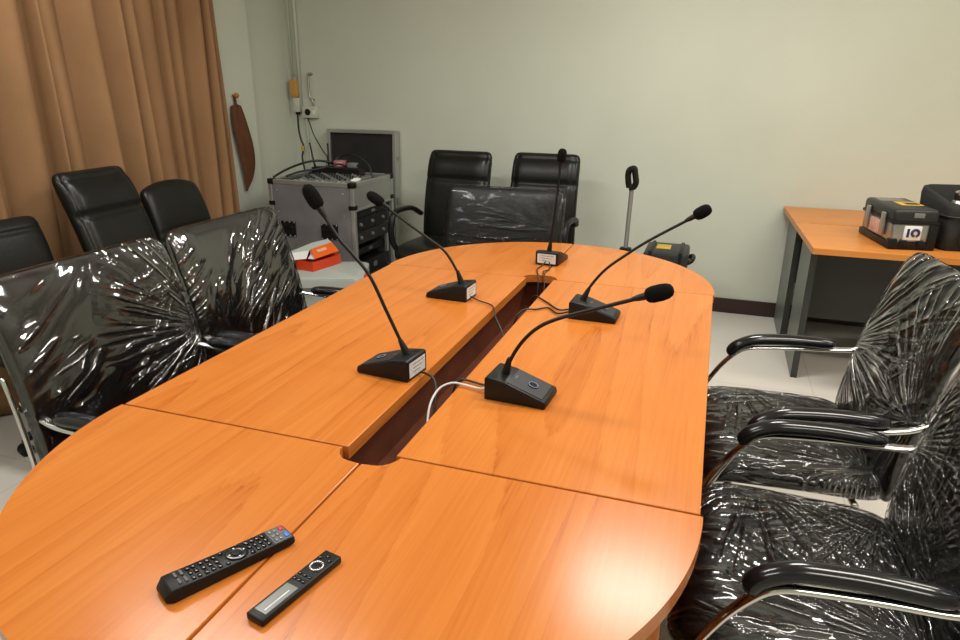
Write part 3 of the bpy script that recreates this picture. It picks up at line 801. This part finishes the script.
bm = BM(); lathe(bm, [(.029, .165), (.03, .17), (.03, .20), (.022, .207), (0, .207)], 20); link('cap', bm, M['chrome'], bt2, True, 40)

# ------------------------------------------------------------------ flight case with rack
fc = thing('flight_case', 'grey rack flight case with aluminium edges and an open equipment front', 'case', (-1.541, 2.715, 0), 0)
# local: F corner at origin, case goes to -x (width .655) and +y (depth .665); right face (+x) open
CW, CD, CH, CB = .635, .570, .87, .085
def fpart(name, b0, b1, mat, bev=.002, par=None, seg=2, smooth=False):
    bm = BM(); box(bm, [(p + q) / 2 for p, q in zip(b0, b1)], [q - p for p, q in zip(b0, b1)], bev, seg=seg); return link(name, bm, mat, par or fc, smooth, 40 if smooth else None)
fpart('near_panel', (-CW + .012, .004, CB + .01), (-.012, .016, CH - .012), M['laminate'])
fpart('far_panel', (-CW + .012, CD - .016, CB + .01), (-.012, CD - .004, CH - .012), M['laminate'])
fpart('left_panel', (-CW + .004, .012, CB + .01), (-CW + .016, CD - .012, CH - .012), M['laminate'])
fpart('bottom_panel', (-CW + .01, .01, CB + .004), (-.01, CD - .01, CB + .016), M['laminate'])
fpart('upper_front_panel', (-.014, .03, .70), (-.004, CD - .03, CH - .028), M['alu'], .001)
fpart('mixer_shelf', (-CW + .018, .018, .775), (-.016, CD - .018, .785), M['rack'])
T_ = .028
def trim(b0, b1): fpart('edge_trim', b0, b1, M['alu'], .003)
for x0, x1 in ((-CW, -CW + T_), (-T_, 0)):
    for y0, y1 in ((0, T_), (CD - T_, CD)):
        trim((x0, y0, CB), (x1, y1, CH - .002))
for z0 in (CB, CH - T_):
    for y0 in (0, CD - T_): trim((-CW + T_, y0 + (.001 if y0 == 0 else 0), z0), (-T_, y0 + T_ - .001, z0 + T_))
    for x0 in (-CW, -T_): trim((x0 + .001, T_, z0), (x0 + T_ - .001, CD - T_, z0 + T_))
trim((-.012, T_, .688), (0, CD - T_, .702))
for x in (-CW, 0):
    for y in (0, CD):
        for zz, h in ((CH - .032, .036), (CB - .004, .04), (.70, .03)):
            sx = -1 if x < -.1 else 1; sy = -1 if y == 0 else 1
            bm = BM(); box(bm, (x - sx * .020, y - sy * .020, zz + h / 2), (.046, .046, h), .006); link('corner_cap', bm, M['plastic'], fc, True, 40)
for x in (-CW * .80, -CW * .30):
    h_ = fpart('recessed_handle', (x - .062, -.003, .50), (x + .062, .008, .60), M['rack'], .002)
    fpart('handle_dish', (x - .045, -.0045, .512), (x + .045, .004, .588), M['wireblack'], .001, h_)
    bm = BM(); sweep(bm, smooth_path([(x - .04, -.004, .565), (x - .036, -.012, .562), (x, -.014, .56), (x + .036, -.012, .562), (x + .04, -.004, .565)], 4), .005, 8); link('grip', bm, M['plastic'], h_, True)
    for i in range(4):
        for s in (0, 1):
            bm = BM(); lathe(bm, [(.0045, 0), (.003, .003), (0, .0035)], 10, Matrix.Translation((x - .054 + i * .036, -.003, .505 + s * .09)) @ Matrix.Rotation(PI / 2, 4, 'X')); link('rivet', bm, M['alu'], h_, True)
for x in (-.08, -.57):
    for zz in (.30, .45, .66, .80):
        bm = BM(); lathe(bm, [(.006, 0), (.004, .003), (0, .0035)], 10, Matrix.Translation((x, .004, zz)) @ Matrix.Rotation(PI / 2, 4, 'X')); link('rivet', bm, M['alu'], fc, True)
bm = BM(); box(bm, (-CW * .52, -.002, CH - .045), (.055, .008, .05), .003); link('butterfly_latch', bm, M['darkgrey'], fc, True, 40)
fpart('rack_rail', (-.05, .045, CB + .03), (-.03, .07, .685), M['alu'], .001)
fpart('rack_rail', (-.05, CD - .07, CB + .03), (-.03, CD - .045, .685), M['alu'], .001)
fpart('rack_back', (-.46, .03, CB + .03), (-.45, CD - .03, .69), M['wireblack'], 0)
for k, (z0, h, mt) in enumerate(((.635, .044, 'rack'), (.545, .085, 'rack'), (.46, .08, 'darkgrey'), (.372, .044, 'rack'), (.24, .088, 'rack'), (.15, .085, 'darkgrey'))):
    xs = -.028 if k != 3 else -.06
    u = fpart('rack_unit', (-.42, .075, z0), (xs - .006, CD - .20 if k in (2, 3) else CD - .075, z0 + h), M[mt], .002)
    fpart('face_plate', (xs - .006, .05, z0), (xs, CD - .05, z0 + h), M[mt], .001, u)
    for j in range(3):
        y = .12 + j * .16
        if k in (1, 2):
            bm = BM(); lathe(bm, [(.013, 0), (.011, .012), (0, .013)], 14, Matrix.Translation((xs, y, z0 + h * .5)) @ Matrix.Rotation(PI / 2, 4, 'Y')); link('knob', bm, M['midgrey'], u, True, 40)
        else:
            fpart('small_display', (xs - .001, y, z0 + h * .3), (xs + .001, y + .05, z0 + h * .7), M['midgrey'] if j == 1 else M['wireblack'], 0, u)
for x in (-.09, -CW + .09):
    for y in (.09, CD - .09):
        bm = BM(); box(bm, (x, y, CB - .002), (.08, .08, .006), .001)
        cst = link('caster', bm, M['steel'], fc)
        bm = BM(); mt = Matrix.Translation((x + .01, y, .036)) @ Matrix.Rotation(PI / 2, 4, 'X')
        lathe(bm, [(0, -.014), (.03, -.014), (.036, -.009), (.036, .009), (.03, .014), (0, .014)], 18, mt); link('wheel', bm, M['plastic'], cst, True, 40)
        for sg in (-1, 1):
            bm = BM(); box(bm, (x + .004, y + sg * .019, .057), (.03, .003, .055), .001); link('fork_plate', bm, M['steel'], cst)
def fw(x, y, z):                                   # flight case local -> world
    return fc.matrix_basis @ V((x, y, z)) if False else (Matrix.Translation(fc.location) @ Matrix.Rotation(0, 4, 'Z')) @ V((x, y, z))
ZM = .7855
mx = thing('audio_mixer', 'grey audio mixer with rows of small knobs sunk in the top of the flight case', 'mixer', fw(-.31, .235, ZM), 0)
bm = BM(); box(bm, (0, 0, .03), (.44, .38, .06), .004)
for v in bm.verts:
    if v.co.z > .03: v.co.z += .025 * (v.co.y + .2) / .4
link('chassis', bm, M['midgrey'], mx)
for i in range(10):
    for j in range(6):
        x = -.19 + i * .04; y = -.02 + j * .035; zz = .0605 + .025 * (y + .2) / .4
        bm = BM(); lathe(bm, [(.008, 0), (.006, .012), (0, .0125)], 8, Matrix.Translation((x, y, zz))); link('knob', bm, M['screen'] if (i + j) % 3 == 0 else M['rack'], mx, True, 40)
for i in range(10):
    x = -.19 + i * .04; y = -.12 + .02 * math.sin(i * 1.7); zz = .0605 + .025 * (y + .2) / .4
    bm = BM(); box(bm, (x, y, zz + .004), (.012, .02, .01), .002); link('fader_cap', bm, M['greyplastic'], mx)
# wireless receiver with two antennas
wr = thing('wireless_receiver', 'black wireless microphone receiver with two upright antennas behind the mixer', 'receiver', fw(-.385, .482, ZM), 0)
bm = BM(); box(bm, (0, 0, .06), (.38, .09, .12), .004); link('body', bm, M['rack'], wr)
for x, tx in ((-.175, -.03), (-.06, 0.0)):
    bm = BM(); sweep(bm, [(x, -.02, .11), (x, -.02, .135), (x + tx * .2, -.02, .15), (x + tx, -.02, .285)], [.008, .008, .0065, .0055], 8); link('antenna', bm, M['plastic'], wr, True)
ps = thing('power_adapter', 'small pinkish red adapter among the cables on the flight case', 'adapter', fw(-.37, .49, ZM + .1205), math.radians(20))
bm = BM(); box(bm, (0, 0, .025), (.085, .055, .05), .006); link('body', bm, pbr('pinkish_red_plastic', (.33, .09, .11), .4, var=.2), ps, True, 40)
bm = BM(); box(bm, (0, -.028, .025), (.04, .004, .03), .001); link('label_sticker', bm, M['pink'], ps)
ps2 = thing('cable_reel', 'small grey adapter block right of the pink adapter on the flight case', 'adapter', fw(-.27, .49, ZM + .1205), math.radians(5))
ps2.name = 'charger_block'
bm = BM(); box(bm, (0, 0, .018), (.07, .05, .036), .008); link('body', bm, M['midgrey'], ps2, True, 40)
bm = BM(); box(bm, (.036, 0, .018), (.006, .02, .014), .001); link('plug', bm, M['plastic'], ps2)
wp = thing('paper_scrap', 'crumpled white scrap on the near rim of the flight case top', 'paper', fw(-.035, .10, CH + .0005), 0)
bm = BM(); bmesh.ops.create_icosphere(bm, subdivisions=3, radius=1.)
for v in bm.verts:
    k = 1 + .25 * noise.noise(v.co * 2.3); v.co = V((v.co.x * .024 * k, v.co.y * .05 * k, max(0, .010 + v.co.z * .014 * k)))
link('ball', bm, M['white'], wp, True)
def cable(name, label, pts, r, mat, cat='cable', n=8):
    bm = BM(); sweep(bm, smooth_path(pts, n), r, 8); return tag(link(name, bm, mat, None, True), label, cat)
cable('signal_cable', 'black cable arching along the left rim of the flight case, outermost', [fw(-.62, .05, CH + .008), fw(-.60, .18, CH + .045), fw(-.56, .32, CH + .075), fw(-.50, .40, CH + .085), fw(-.44, .445, CH + .075), fw(-.425, .465, CH + .064), fw(-.42, .485, CH + .053)], .008, M['wireblack'])
cable('signal_cable', 'black cable looping over the mixer towards the receiver, inner one', [fw(-.57, .12, CH + .008), fw(-.52, .22, CH + .03), fw(-.44, .33, CH + .04), fw(-.35, .42, CH + .065), fw(-.31, .465, CH + .05)], .007, M['wireblack'])
cable('signal_cable', 'short black cable curving behind the pink adapter', [fw(-.45, .52, CH + .048), fw(-.40, .558, CH + .11), fw(-.28, .558, CH + .11), fw(-.17, .55, CH + .04), fw(-.14, .50, ZM + .01)], .007, M['wireblack'])

# tall lid leaning on the wall
ld = thing('case_lid', 'tall black panel with an aluminium frame leaning on the wall behind the flight case', 'panel', (-1.935, 3.50, 0), 0)
lean = Matrix.Rotation(math.radians(-3.2), 4, 'X')
def lpart(name, b0, b1, mat, bev=.002):
    bm = BM(); vs = box(bm, [(p + q) / 2 for p, q in zip(b0, b1)], [q - p for p, q in zip(b0, b1)], bev)
    for v in bm.verts: v.co = lean @ v.co
    return link(name, bm, mat, ld)
lw, lh = .288, 1.145
lpart('inner_board', (-lw + .02, .02, .02), (lw - .02, .055, lh - .02), M['board'])
lpart('frame_side', (-lw, 0, .003), (-lw + .026, .066, lh), M['alu']); lpart('frame_side', (lw - .026, 0, .003), (lw, .066, lh), M['alu'])
lpart('frame_top', (-lw + .026, 0, lh - .026), (lw - .026, .066, lh), M['alu']); lpart('frame_bottom', (-lw + .026, 0, .003), (lw - .026, .066, .03), M['alu'])
lpart('latch', (lw, .02, .60), (lw + .008, .05, .66), M['steel']); lpart('latch', (lw, .02, .93), (lw + .008, .05, .96), M['steel'])

# grey crate with the orange box on it
cr = thing('storage_crate', 'grey plastic crate with a flat lid and red clip, under the orange box', 'crate', (-1.49, 2.30, 0), math.radians(22))
bm = BM(); prism(bm, rrect(-.19, .19, -.17, .17, .04), .004, .37)
for v in bm.verts:
    if v.co.z < .1: v.co.x *= .93; v.co.y *= .92
link('body', bm, M['greyplastic'], cr, True, 40)
bm = BM(); prism(bm, rrect(-.212, .212, -.205, .205, .05), .37, .42, .010); link('lid', bm, M['greyplastic'], cr, True, 40)
bm = BM(); prism(bm, rrect(-.17, .17, -.165, .165, .035), .4195, .4215, .001); link('lid_recess', bm, M['greyplastic'], cr, True, 40)
bm = BM(); box(bm, (.212, -.08, .392), (.03, .09, .05), .006); link('clip', bm, M['red'], cr, True, 40)['label'] = 'red clip'
bm = BM(); box(bm, (-.212, -.08, .392), (.03, .09, .05), .006); link('clip', bm, M['red'], cr, True, 40)['label'] = 'red clip'

OBL = V((-1.65, 2.345, .4225))
ob = thing('carton_box', 'open orange carton with white inner flaps, lying on the grey crate', 'box', OBL, 0)
def obw(pts): return [V(p) - OBL for p in pts]
bc4 = [(-1.556, 2.222), (-1.512, 2.465), (-1.716, 2.50), (-1.76, 2.255)]
def ring_(pts, z, k=1.):
    cx = sum(p[0] for p in pts) / 4; cy = sum(p[1] for p in pts) / 4
    return [bm.verts.new(V((cx + (x - cx) * k, cy + (y - cy) * k, z)) - OBL) for x, y in pts]
bm = BM()
o_ = ring_(bc4, .4225); t_ = ring_(bc4, .478); i_ = ring_(bc4, .478, .97); b_ = ring_(bc4, .427, .97)
bm.faces.new(o_[::-1]); bm.faces.new(b_)
for i in range(4):
    j = (i + 1) % 4
    bm.faces.new((o_[i], o_[j], t_[j], t_[i])); bm.faces.new((t_[i], t_[j], i_[j], i_[i])); bm.faces.new((i_[i], i_[j], b_[j], b_[i]))
link('tray', bm, M['darkorange'], ob)
def flap(name, pts, mat, th=.003):
    bm = BM(); a = [bm.verts.new(p) for p in obw(pts)]; f = bm.faces.new(a); f.normal_update()
    n = f.normal.copy()
    if n.z < 0: n = -n
    q = bmesh.ops.extrude_face_region(bm, geom=[f])
    for v in [g_ for g_ in q['geom'] if isinstance(g_, bmesh.types.BMVert)]: v.co += n * th
    return link(name, bm, mat, ob)
lid = flap('lid', [(-1.575, 2.275, .484), (-1.545, 2.50, .486), (-1.650, 2.60, .512), (-1.680, 2.40, .506)], M['orange'])
bm = BM(); a = [bm.verts.new(p) for p in obw([(-1.612, 2.375, .4968), (-1.600, 2.46, .4975), (-1.630, 2.49, .5045), (-1.643, 2.40, .5040)])]; bm.faces.new(a)
for v in bm.verts: v.co.z += .0035
link('printed_mark', bm, pbr('pale_orange_print', (.8, .42, .22), .5), lid)
flap('side_flap', [(-1.575, 2.275, .483), (-1.682, 2.398, .505), (-1.66, 2.37, .484), (-1.625, 2.285, .479)], M['white'])
flap('front_flap', [(-1.715, 2.185, .482), (-1.630, 2.272, .482), (-1.684, 2.388, .5), (-1.774, 2.269, .5)], M['white'])
flap('back_flap', [(-1.776, 2.273, .5), (-1.686, 2.392, .5), (-1.653, 2.60, .512), (-1.68, 2.60, .53), (-1.712, 2.47, .53)], M['greyplastic'])

# ------------------------------------------------------------------ hand trolley and black case behind the table
ht = thing('hand_trolley', 'folding hand trolley with a black looped grip on a grey telescopic pole', 'trolley', (.10, 3.10, 0), 0)
def hpart(name, bm, mat, sm=True): return link(name, bm, mat, ht, sm, 40)
bm = BM(); sweep(bm, [(.022, .06, .05), (.027, .02, .50)], .017, 12); hpart('lower_tube', bm, M['plastic'])
bm = BM(); sweep(bm, [(.027, .02, .48), (.038, -.0, .885)], .0135, 12); hpart('pole', bm, M['polegrey'])
bm = BM(); box(bm, (.027, .02, .50), (.07, .05, .03), .006); hpart('pole_clamp', bm, M['plastic'])
bm = BM()
lp = [(.022, 0, .888), (.014, 0, .925), (.010, 0, .965), (.018, 0, .992), (.044, 0, 1.000), (.050, 0, .975), (.056, 0, .948), (.060, 0, .918), (.048, 0, .892), (.022, 0, .888)]
sweep(bm, smooth_path(lp, 5), .0185, 10, up=(0, 1, 0), flat=1.)
for v in bm.verts: v.co.y *= 1.4
hpart('grip', bm, M['plastic'])
bm = BM(); box(bm, (.0, -.07, .025), (.20, .24, .012), .004); hpart('toe_plate', bm, M['steel'])
bm = BM(); sweep(bm, [(-.10, .07, .06), (.10, .07, .06)], .008, 8); hpart('axle', bm, M['steel'])
for x in (-.112, .112):
    bm = BM(); lathe(bm, [(0, -.015), (.045, -.015), (.06, -.008), (.06, .008), (.045, .015), (0, .015)], 20, Matrix.Translation((x, .07, .06)) @ Matrix.Rotation(PI / 2, 4, 'Y')); hpart('wheel', bm, M['plastic'])

bc = thing('tool_case', 'black hard case with a yellow sticker on its lid, behind the far right table curve', 'case', (.378, 3.12, 0), 0)
def bpart(name, b0, b1, mat, bev=.004, par=None):
    bm = BM(); box(bm, [(p + q) / 2 for p, q in zip(b0, b1)], [q - p for p, q in zip(b0, b1)], bev); return link(name, bm, mat, par or bc, True, 40)
bpart('body', (-.125, -.13, .004), (.125, .17, .42), M['plastic'], .015)
bpart('lid', (-.13, -.135, .42), (.13, .175, .53), M['darkgrey'], .018)
for x in (-.10, .075): bpart('rib', (x, -.137, .38), (x + .022, .177, .537), M['plastic'], .006)
bpart('lid_sticker', (-.065, -.02, .5295), (.02, .10, .5315), M['yellow'], .0005)
bpart('latch', (-.07, -.148, .39), (-.03, -.133, .46), M['plastic'], .003); bpart('latch', (.03, -.148, .39), (.07, -.133, .46), M['plastic'], .003)
bm = BM(); sweep(bm, smooth_path([(.125, -.06, .46), (.15, -.05, .475), (.158, .02, .48), (.15, .09, .475), (.125, .10, .46)], 6), .014, 10, up=(0, 0, 1)); link('handle', bm, M['plastic'], bc, True)

# ------------------------------------------------------------------ curtains
def curtain(label, y0, y1, seed, xc=-2.44, top=2.70, mean=.125, amp=(.085, .125)):
    rnd = random.Random(seed)
    # fold boundaries
    ys = [y0]; 
    while ys[-1] < y1 - .05: ys.append(ys[-1] + mean * rnd.uniform(.6, 1.5))
    ys[-1] = y1
    amps = [rnd.uniform(*amp) for _ in ys]; sk = [rnd.uniform(.28, .72) for _ in ys]; dr = [rnd.uniform(-.07, .07) for _ in ys]
    bm = BM(); NZ = 36; PER = 18; rows = []
    cols = []
    for i in range(len(ys) - 1):
        for k in range(PER): cols.append((i, k / PER))
    cols.append((len(ys) - 2, 1.))
    for j in range(NZ + 1):
        zz = .012 + (top - .012) * j / NZ; h = j / NZ
        row = []
        def bound(i):
            if i in (0, len(ys) - 1): return ys[i]
            return ys[i] + dr[i] * (1 - h) + .012 * math.sin(h * 4 + i * 2.1 + seed)
        for i, t in cols:
            ya, yb = bound(i), bound(i + 1)
            tt = t ** (math.log(.5) / math.log(sk[i]))
            y = ya + (yb - ya) * t
            w = math.sin(PI * tt) ** .85
            am = amps[i] * (.75 + .5 * (1 - h)) * (.9 + .2 * math.sin(h * 3 + i))
            x = xc - .035 + am * 1.35 * w + .006 * noise.noise(V((y * 6, zz * 1.2, seed)))
            row.append(bm.verts.new((x, y, zz)))
        rows.append(row)
    for j in range(NZ):
        for i in range(len(cols) - 1): bm.faces.new((rows[j][i], rows[j][i + 1], rows[j + 1][i + 1], rows[j + 1][i]))
    o = link('curtain', bm, M['curtain'], None, True)
    so = o.modifiers.new('thick', 'SOLIDIFY'); so.thickness = .003; so.offset = 0
    return tag(o, label, 'curtain', 'brown curtains on the left wall')
curtain('brown floor length curtain, left panel, running out of the picture on the left', .25, 1.795, 5, mean=.14)
curtain('brown floor length curtain, right panel, ending beside the hanging strap', 1.825, 2.705, 11, mean=.105, amp=(.055, .095))
st = thing('curtain_tieback', 'brown fabric curtain strap hanging from a small hook on the pilaster', 'curtain strap', (-2.515, 2.885, 1.385), 0)
bm = BM(); lathe(bm, [(0, 0), (.006, 0), (.005, .02), (.016, .026), (.018, .036), (.012, .047), (0, .05)], 14, Matrix.Rotation(PI / 2, 4, 'Y')); link('hook', bm, M['brass'], st, True, 50)
bm = BM()
cl = smooth_path([(.016, .0, -.005), (.018, .008, -.09), (.024, .022, -.20), (.030, .048, -.34), (.030, .060, -.46), (.026, .050, -.56), (.02, .025, -.635)], 8)
N = len(cl); rows = []
for i, p in enumerate(cl):
    t = i / (N - 1)
    w = .012 + .155 * max(0, math.sin(PI * min(1, t * .93 + .07))) ** .9 if t > .12 else .012 + .02 * t
    rows.append([bm.verts.new((p.x + .012 * math.sin(k / 4 * PI * 2), p.y - w / 2 + w * k / 4, p.z)) for k in range(5)])
for a, b in zip(rows, rows[1:]):
    for k in range(4): bm.faces.new((a[k], a[k + 1], b[k + 1], b[k]))
o = link('strap', bm, M['curtain2'], st, True); so = o.modifiers.new('thick', 'SOLIDIFY'); so.thickness = .004; so.offset = 0

# ------------------------------------------------------------------ wall fittings by the back left corner
def wallbox(name, label, cat, x, z, w, h, d, mat, extra=None):
    t = thing(name, label, cat, (x, YW, z), 0)
    bm = BM(); box(bm, (0, -d / 2 - .0005, 0), (w, d, h), .004); link('housing', bm, mat, t, True, 40)
    if extra: extra(t, d)
    return t
def cond(label, x, z0, z1, r):
    bm = BM(); sweep(bm, [(x, YW - r - .001, z0), (x, YW - r - .001, z1)], r, 10)
    return tag(link('wall_conduit', bm, M['conduit'], None, True), label, 'conduit')
cond('thin painted conduit running up the back corner, left one, ending above the amber box', -2.535, 1.53, ZC - .001, .009)
cond('thicker painted conduit running up the back corner, right of the thin one', -2.475, 1.26, ZC - .001, .013)
def amber_x(t, d):
    bm = BM(); box(bm, (0, -d - .001, .02), (.05, .004, .05), .001); link('cover_plate', bm, M['amber'], t)
    bm = BM(); sweep(bm, smooth_path([(-.01, -d / 2, .058), (-.012, -d / 2 - .01, .085), (.004, -d / 2 - .012, .10), (.016, -d / 2, .088)], 5), .004, 8); link('hanger', bm, M['steel'], t, True)
wallbox('junction_box', 'small amber coloured box hanging on the wall at the conduit end', 'junction box', -2.512, 1.43, .062, .125, .05, M['amber'], amber_x)
def sw_x(t, d):
    bm = BM(); box(bm, (0, -d - .003, .01), (.022, .008, .04), .002); link('toggle', bm, M['ivory'], t)
    bm = BM(); box(bm, (0, -d * .5, -.062), (.03, .02, .02), .003); link('cable_gland', bm, M['plastic'], t)
wallbox('breaker_box', 'narrow white switch box right under the amber box', 'switch box', -2.502, 1.310, .052, .105, .045, M['ivory'], sw_x)
def out_x(t, d):
    bm = BM(); lathe(bm, [(.024, 0), (.024, .006), (.019, .008), (0, .004)], 20, Matrix.Translation((-.012, -d, 0)) @ Matrix.Rotation(PI / 2, 4, 'X')); link('socket', bm, M['plastic'], t, True, 40)
    bm = BM(); box(bm, (.04, -d, 0), (.018, .004, .03), .001); link('switch', bm, M['white'], t)
wallbox('wall_outlet', 'ivory surface mounted wall socket with one dark round plug hole', 'socket', -2.392, 1.258, .125, .085, .04, M['ivory'], out_x)
cl = thing('cable_hanger', 'short looped grey pipe clip above the ivory wall socket', 'pipe clip', (-2.385, YW, 1.50), 0)
bm = BM(); sweep(bm, smooth_path([(.025, -.012, .035), (-.008, -.014, .03), (-.012, -.014, -.05), (-.008, -.014, -.12), (.015, -.014, -.16), (.018, -.012, -.198)], 6), .0075, 8); link('pipe', bm, M['steel'], cl, True)
bm = BM(); box(bm, (-.005, -.008, .03), (.03, .014, .012), .002); link('clamp', bm, M['steel'], cl)
bm = BM(); box(bm, (.012, -.008, -.15), (.03, .014, .012), .002); link('clamp', bm, M['steel'], cl)
cable('hanging_wire', 'dark wire dangling from the white switch box down to the flight case', [(-2.502, YW - .03, 1.24), (-2.50, YW - .035, 1.14), (-2.485, YW - .04, 1.06), (-2.455, YW - .05, .99), (-2.47, YW - .06, .92), (-2.44, YW - .08, .80), (-2.42, YW - .1, .62)], .007, M['darkgrey'], 'wire')
cable('hanging_wire', 'thin white wire dropping straight below the ivory wall socket', [(-2.435, YW - .02, 1.215), (-2.432, YW - .015, 1.1), (-2.425, YW - .015, .95), (-2.42, YW - .02, .70)], .006, M['conduit'], 'wire')
cable('hanging_wire', 'thin grey wire curving from the ivory wall socket towards the black panel', [(-2.42, YW - .02, 1.216), (-2.37, YW - .03, 1.09), (-2.29, YW - .05, .98), (-2.24, YW - .07, .93), (-2.225, YW - .12, .85)], .004, M['darkgrey'], 'wire')
bm = BM(); box(bm, (-2.462, YW - .052, .985), (.024, .018, .04), .004); tag(link('wire_tag', bm, M['yellow'], None, True, 40), 'tiny yellow tag clipped on the dark dangling wire', 'tag')

# ------------------------------------------------------------------ light
def area(name, loc, size, power, col=(1, 1, 1), rot=(0, 0, 0)):
    l = bpy.data.lights.new(name, 'AREA'); l.shape = 'RECTANGLE'; l.size, l.size_y = size; l.energy = power; l.color = col
    o = bpy.data.objects.new(name, l); COL.objects.link(o); o.location = loc; o.rotation_euler = rot
    return o
warm = (1., .94, .84); neut = (1., .99, .94)
for x, y, pw, c in ((-1.2, -.9, 22, neut), (-1.3, .9, 30, neut), (.42, 2.08, 30, neut), (1.3, -.9, 22, warm), (1.3, .7, 34, warm), (2.4, 2.0, 26, warm)):
    area('ceiling_lamp', (x, y, ZC - .03), (.6, .3) if 0 < x < 1 else (1.2, .3), pw, c)

w = bpy.data.worlds.new('World'); SC.world = w; w.use_nodes = True
w.node_tree.nodes['Background'].inputs[0].default_value = (.8, .85, .8, 1); w.node_tree.nodes['Background'].inputs[1].default_value = .3

# ------------------------------------------------------------------ camera
F, PIT, YAW, ROL = 674.98, .334, .3276, .009
cd = bpy.data.cameras.new('camera'); cam = bpy.data.objects.new('camera', cd); COL.objects.link(cam)
cd.sensor_width = 36; cd.lens = F / 960 * 36; cd.clip_start = .02
fwd = V((-math.sin(YAW) * math.cos(PIT), math.cos(YAW) * math.cos(PIT), -math.sin(PIT)))
right = V((math.cos(YAW), math.sin(YAW), 0)); up = right.cross(fwd)
r2 = right * math.cos(ROL) + up * math.sin(ROL); u2 = -right * math.sin(ROL) + up * math.cos(ROL)
mt = Matrix((r2, u2, -fwd)).transposed().to_4x4(); mt.translation = V((.60, -1.0824, 1.46))
cam.matrix_world = mt
SC.camera = cam
SC.view_settings.view_transform = 'Standard'
SC.view_settings.look = 'None'
SC.view_settings.exposure = .1
SC.cycles.transparent_max_bounces = 24
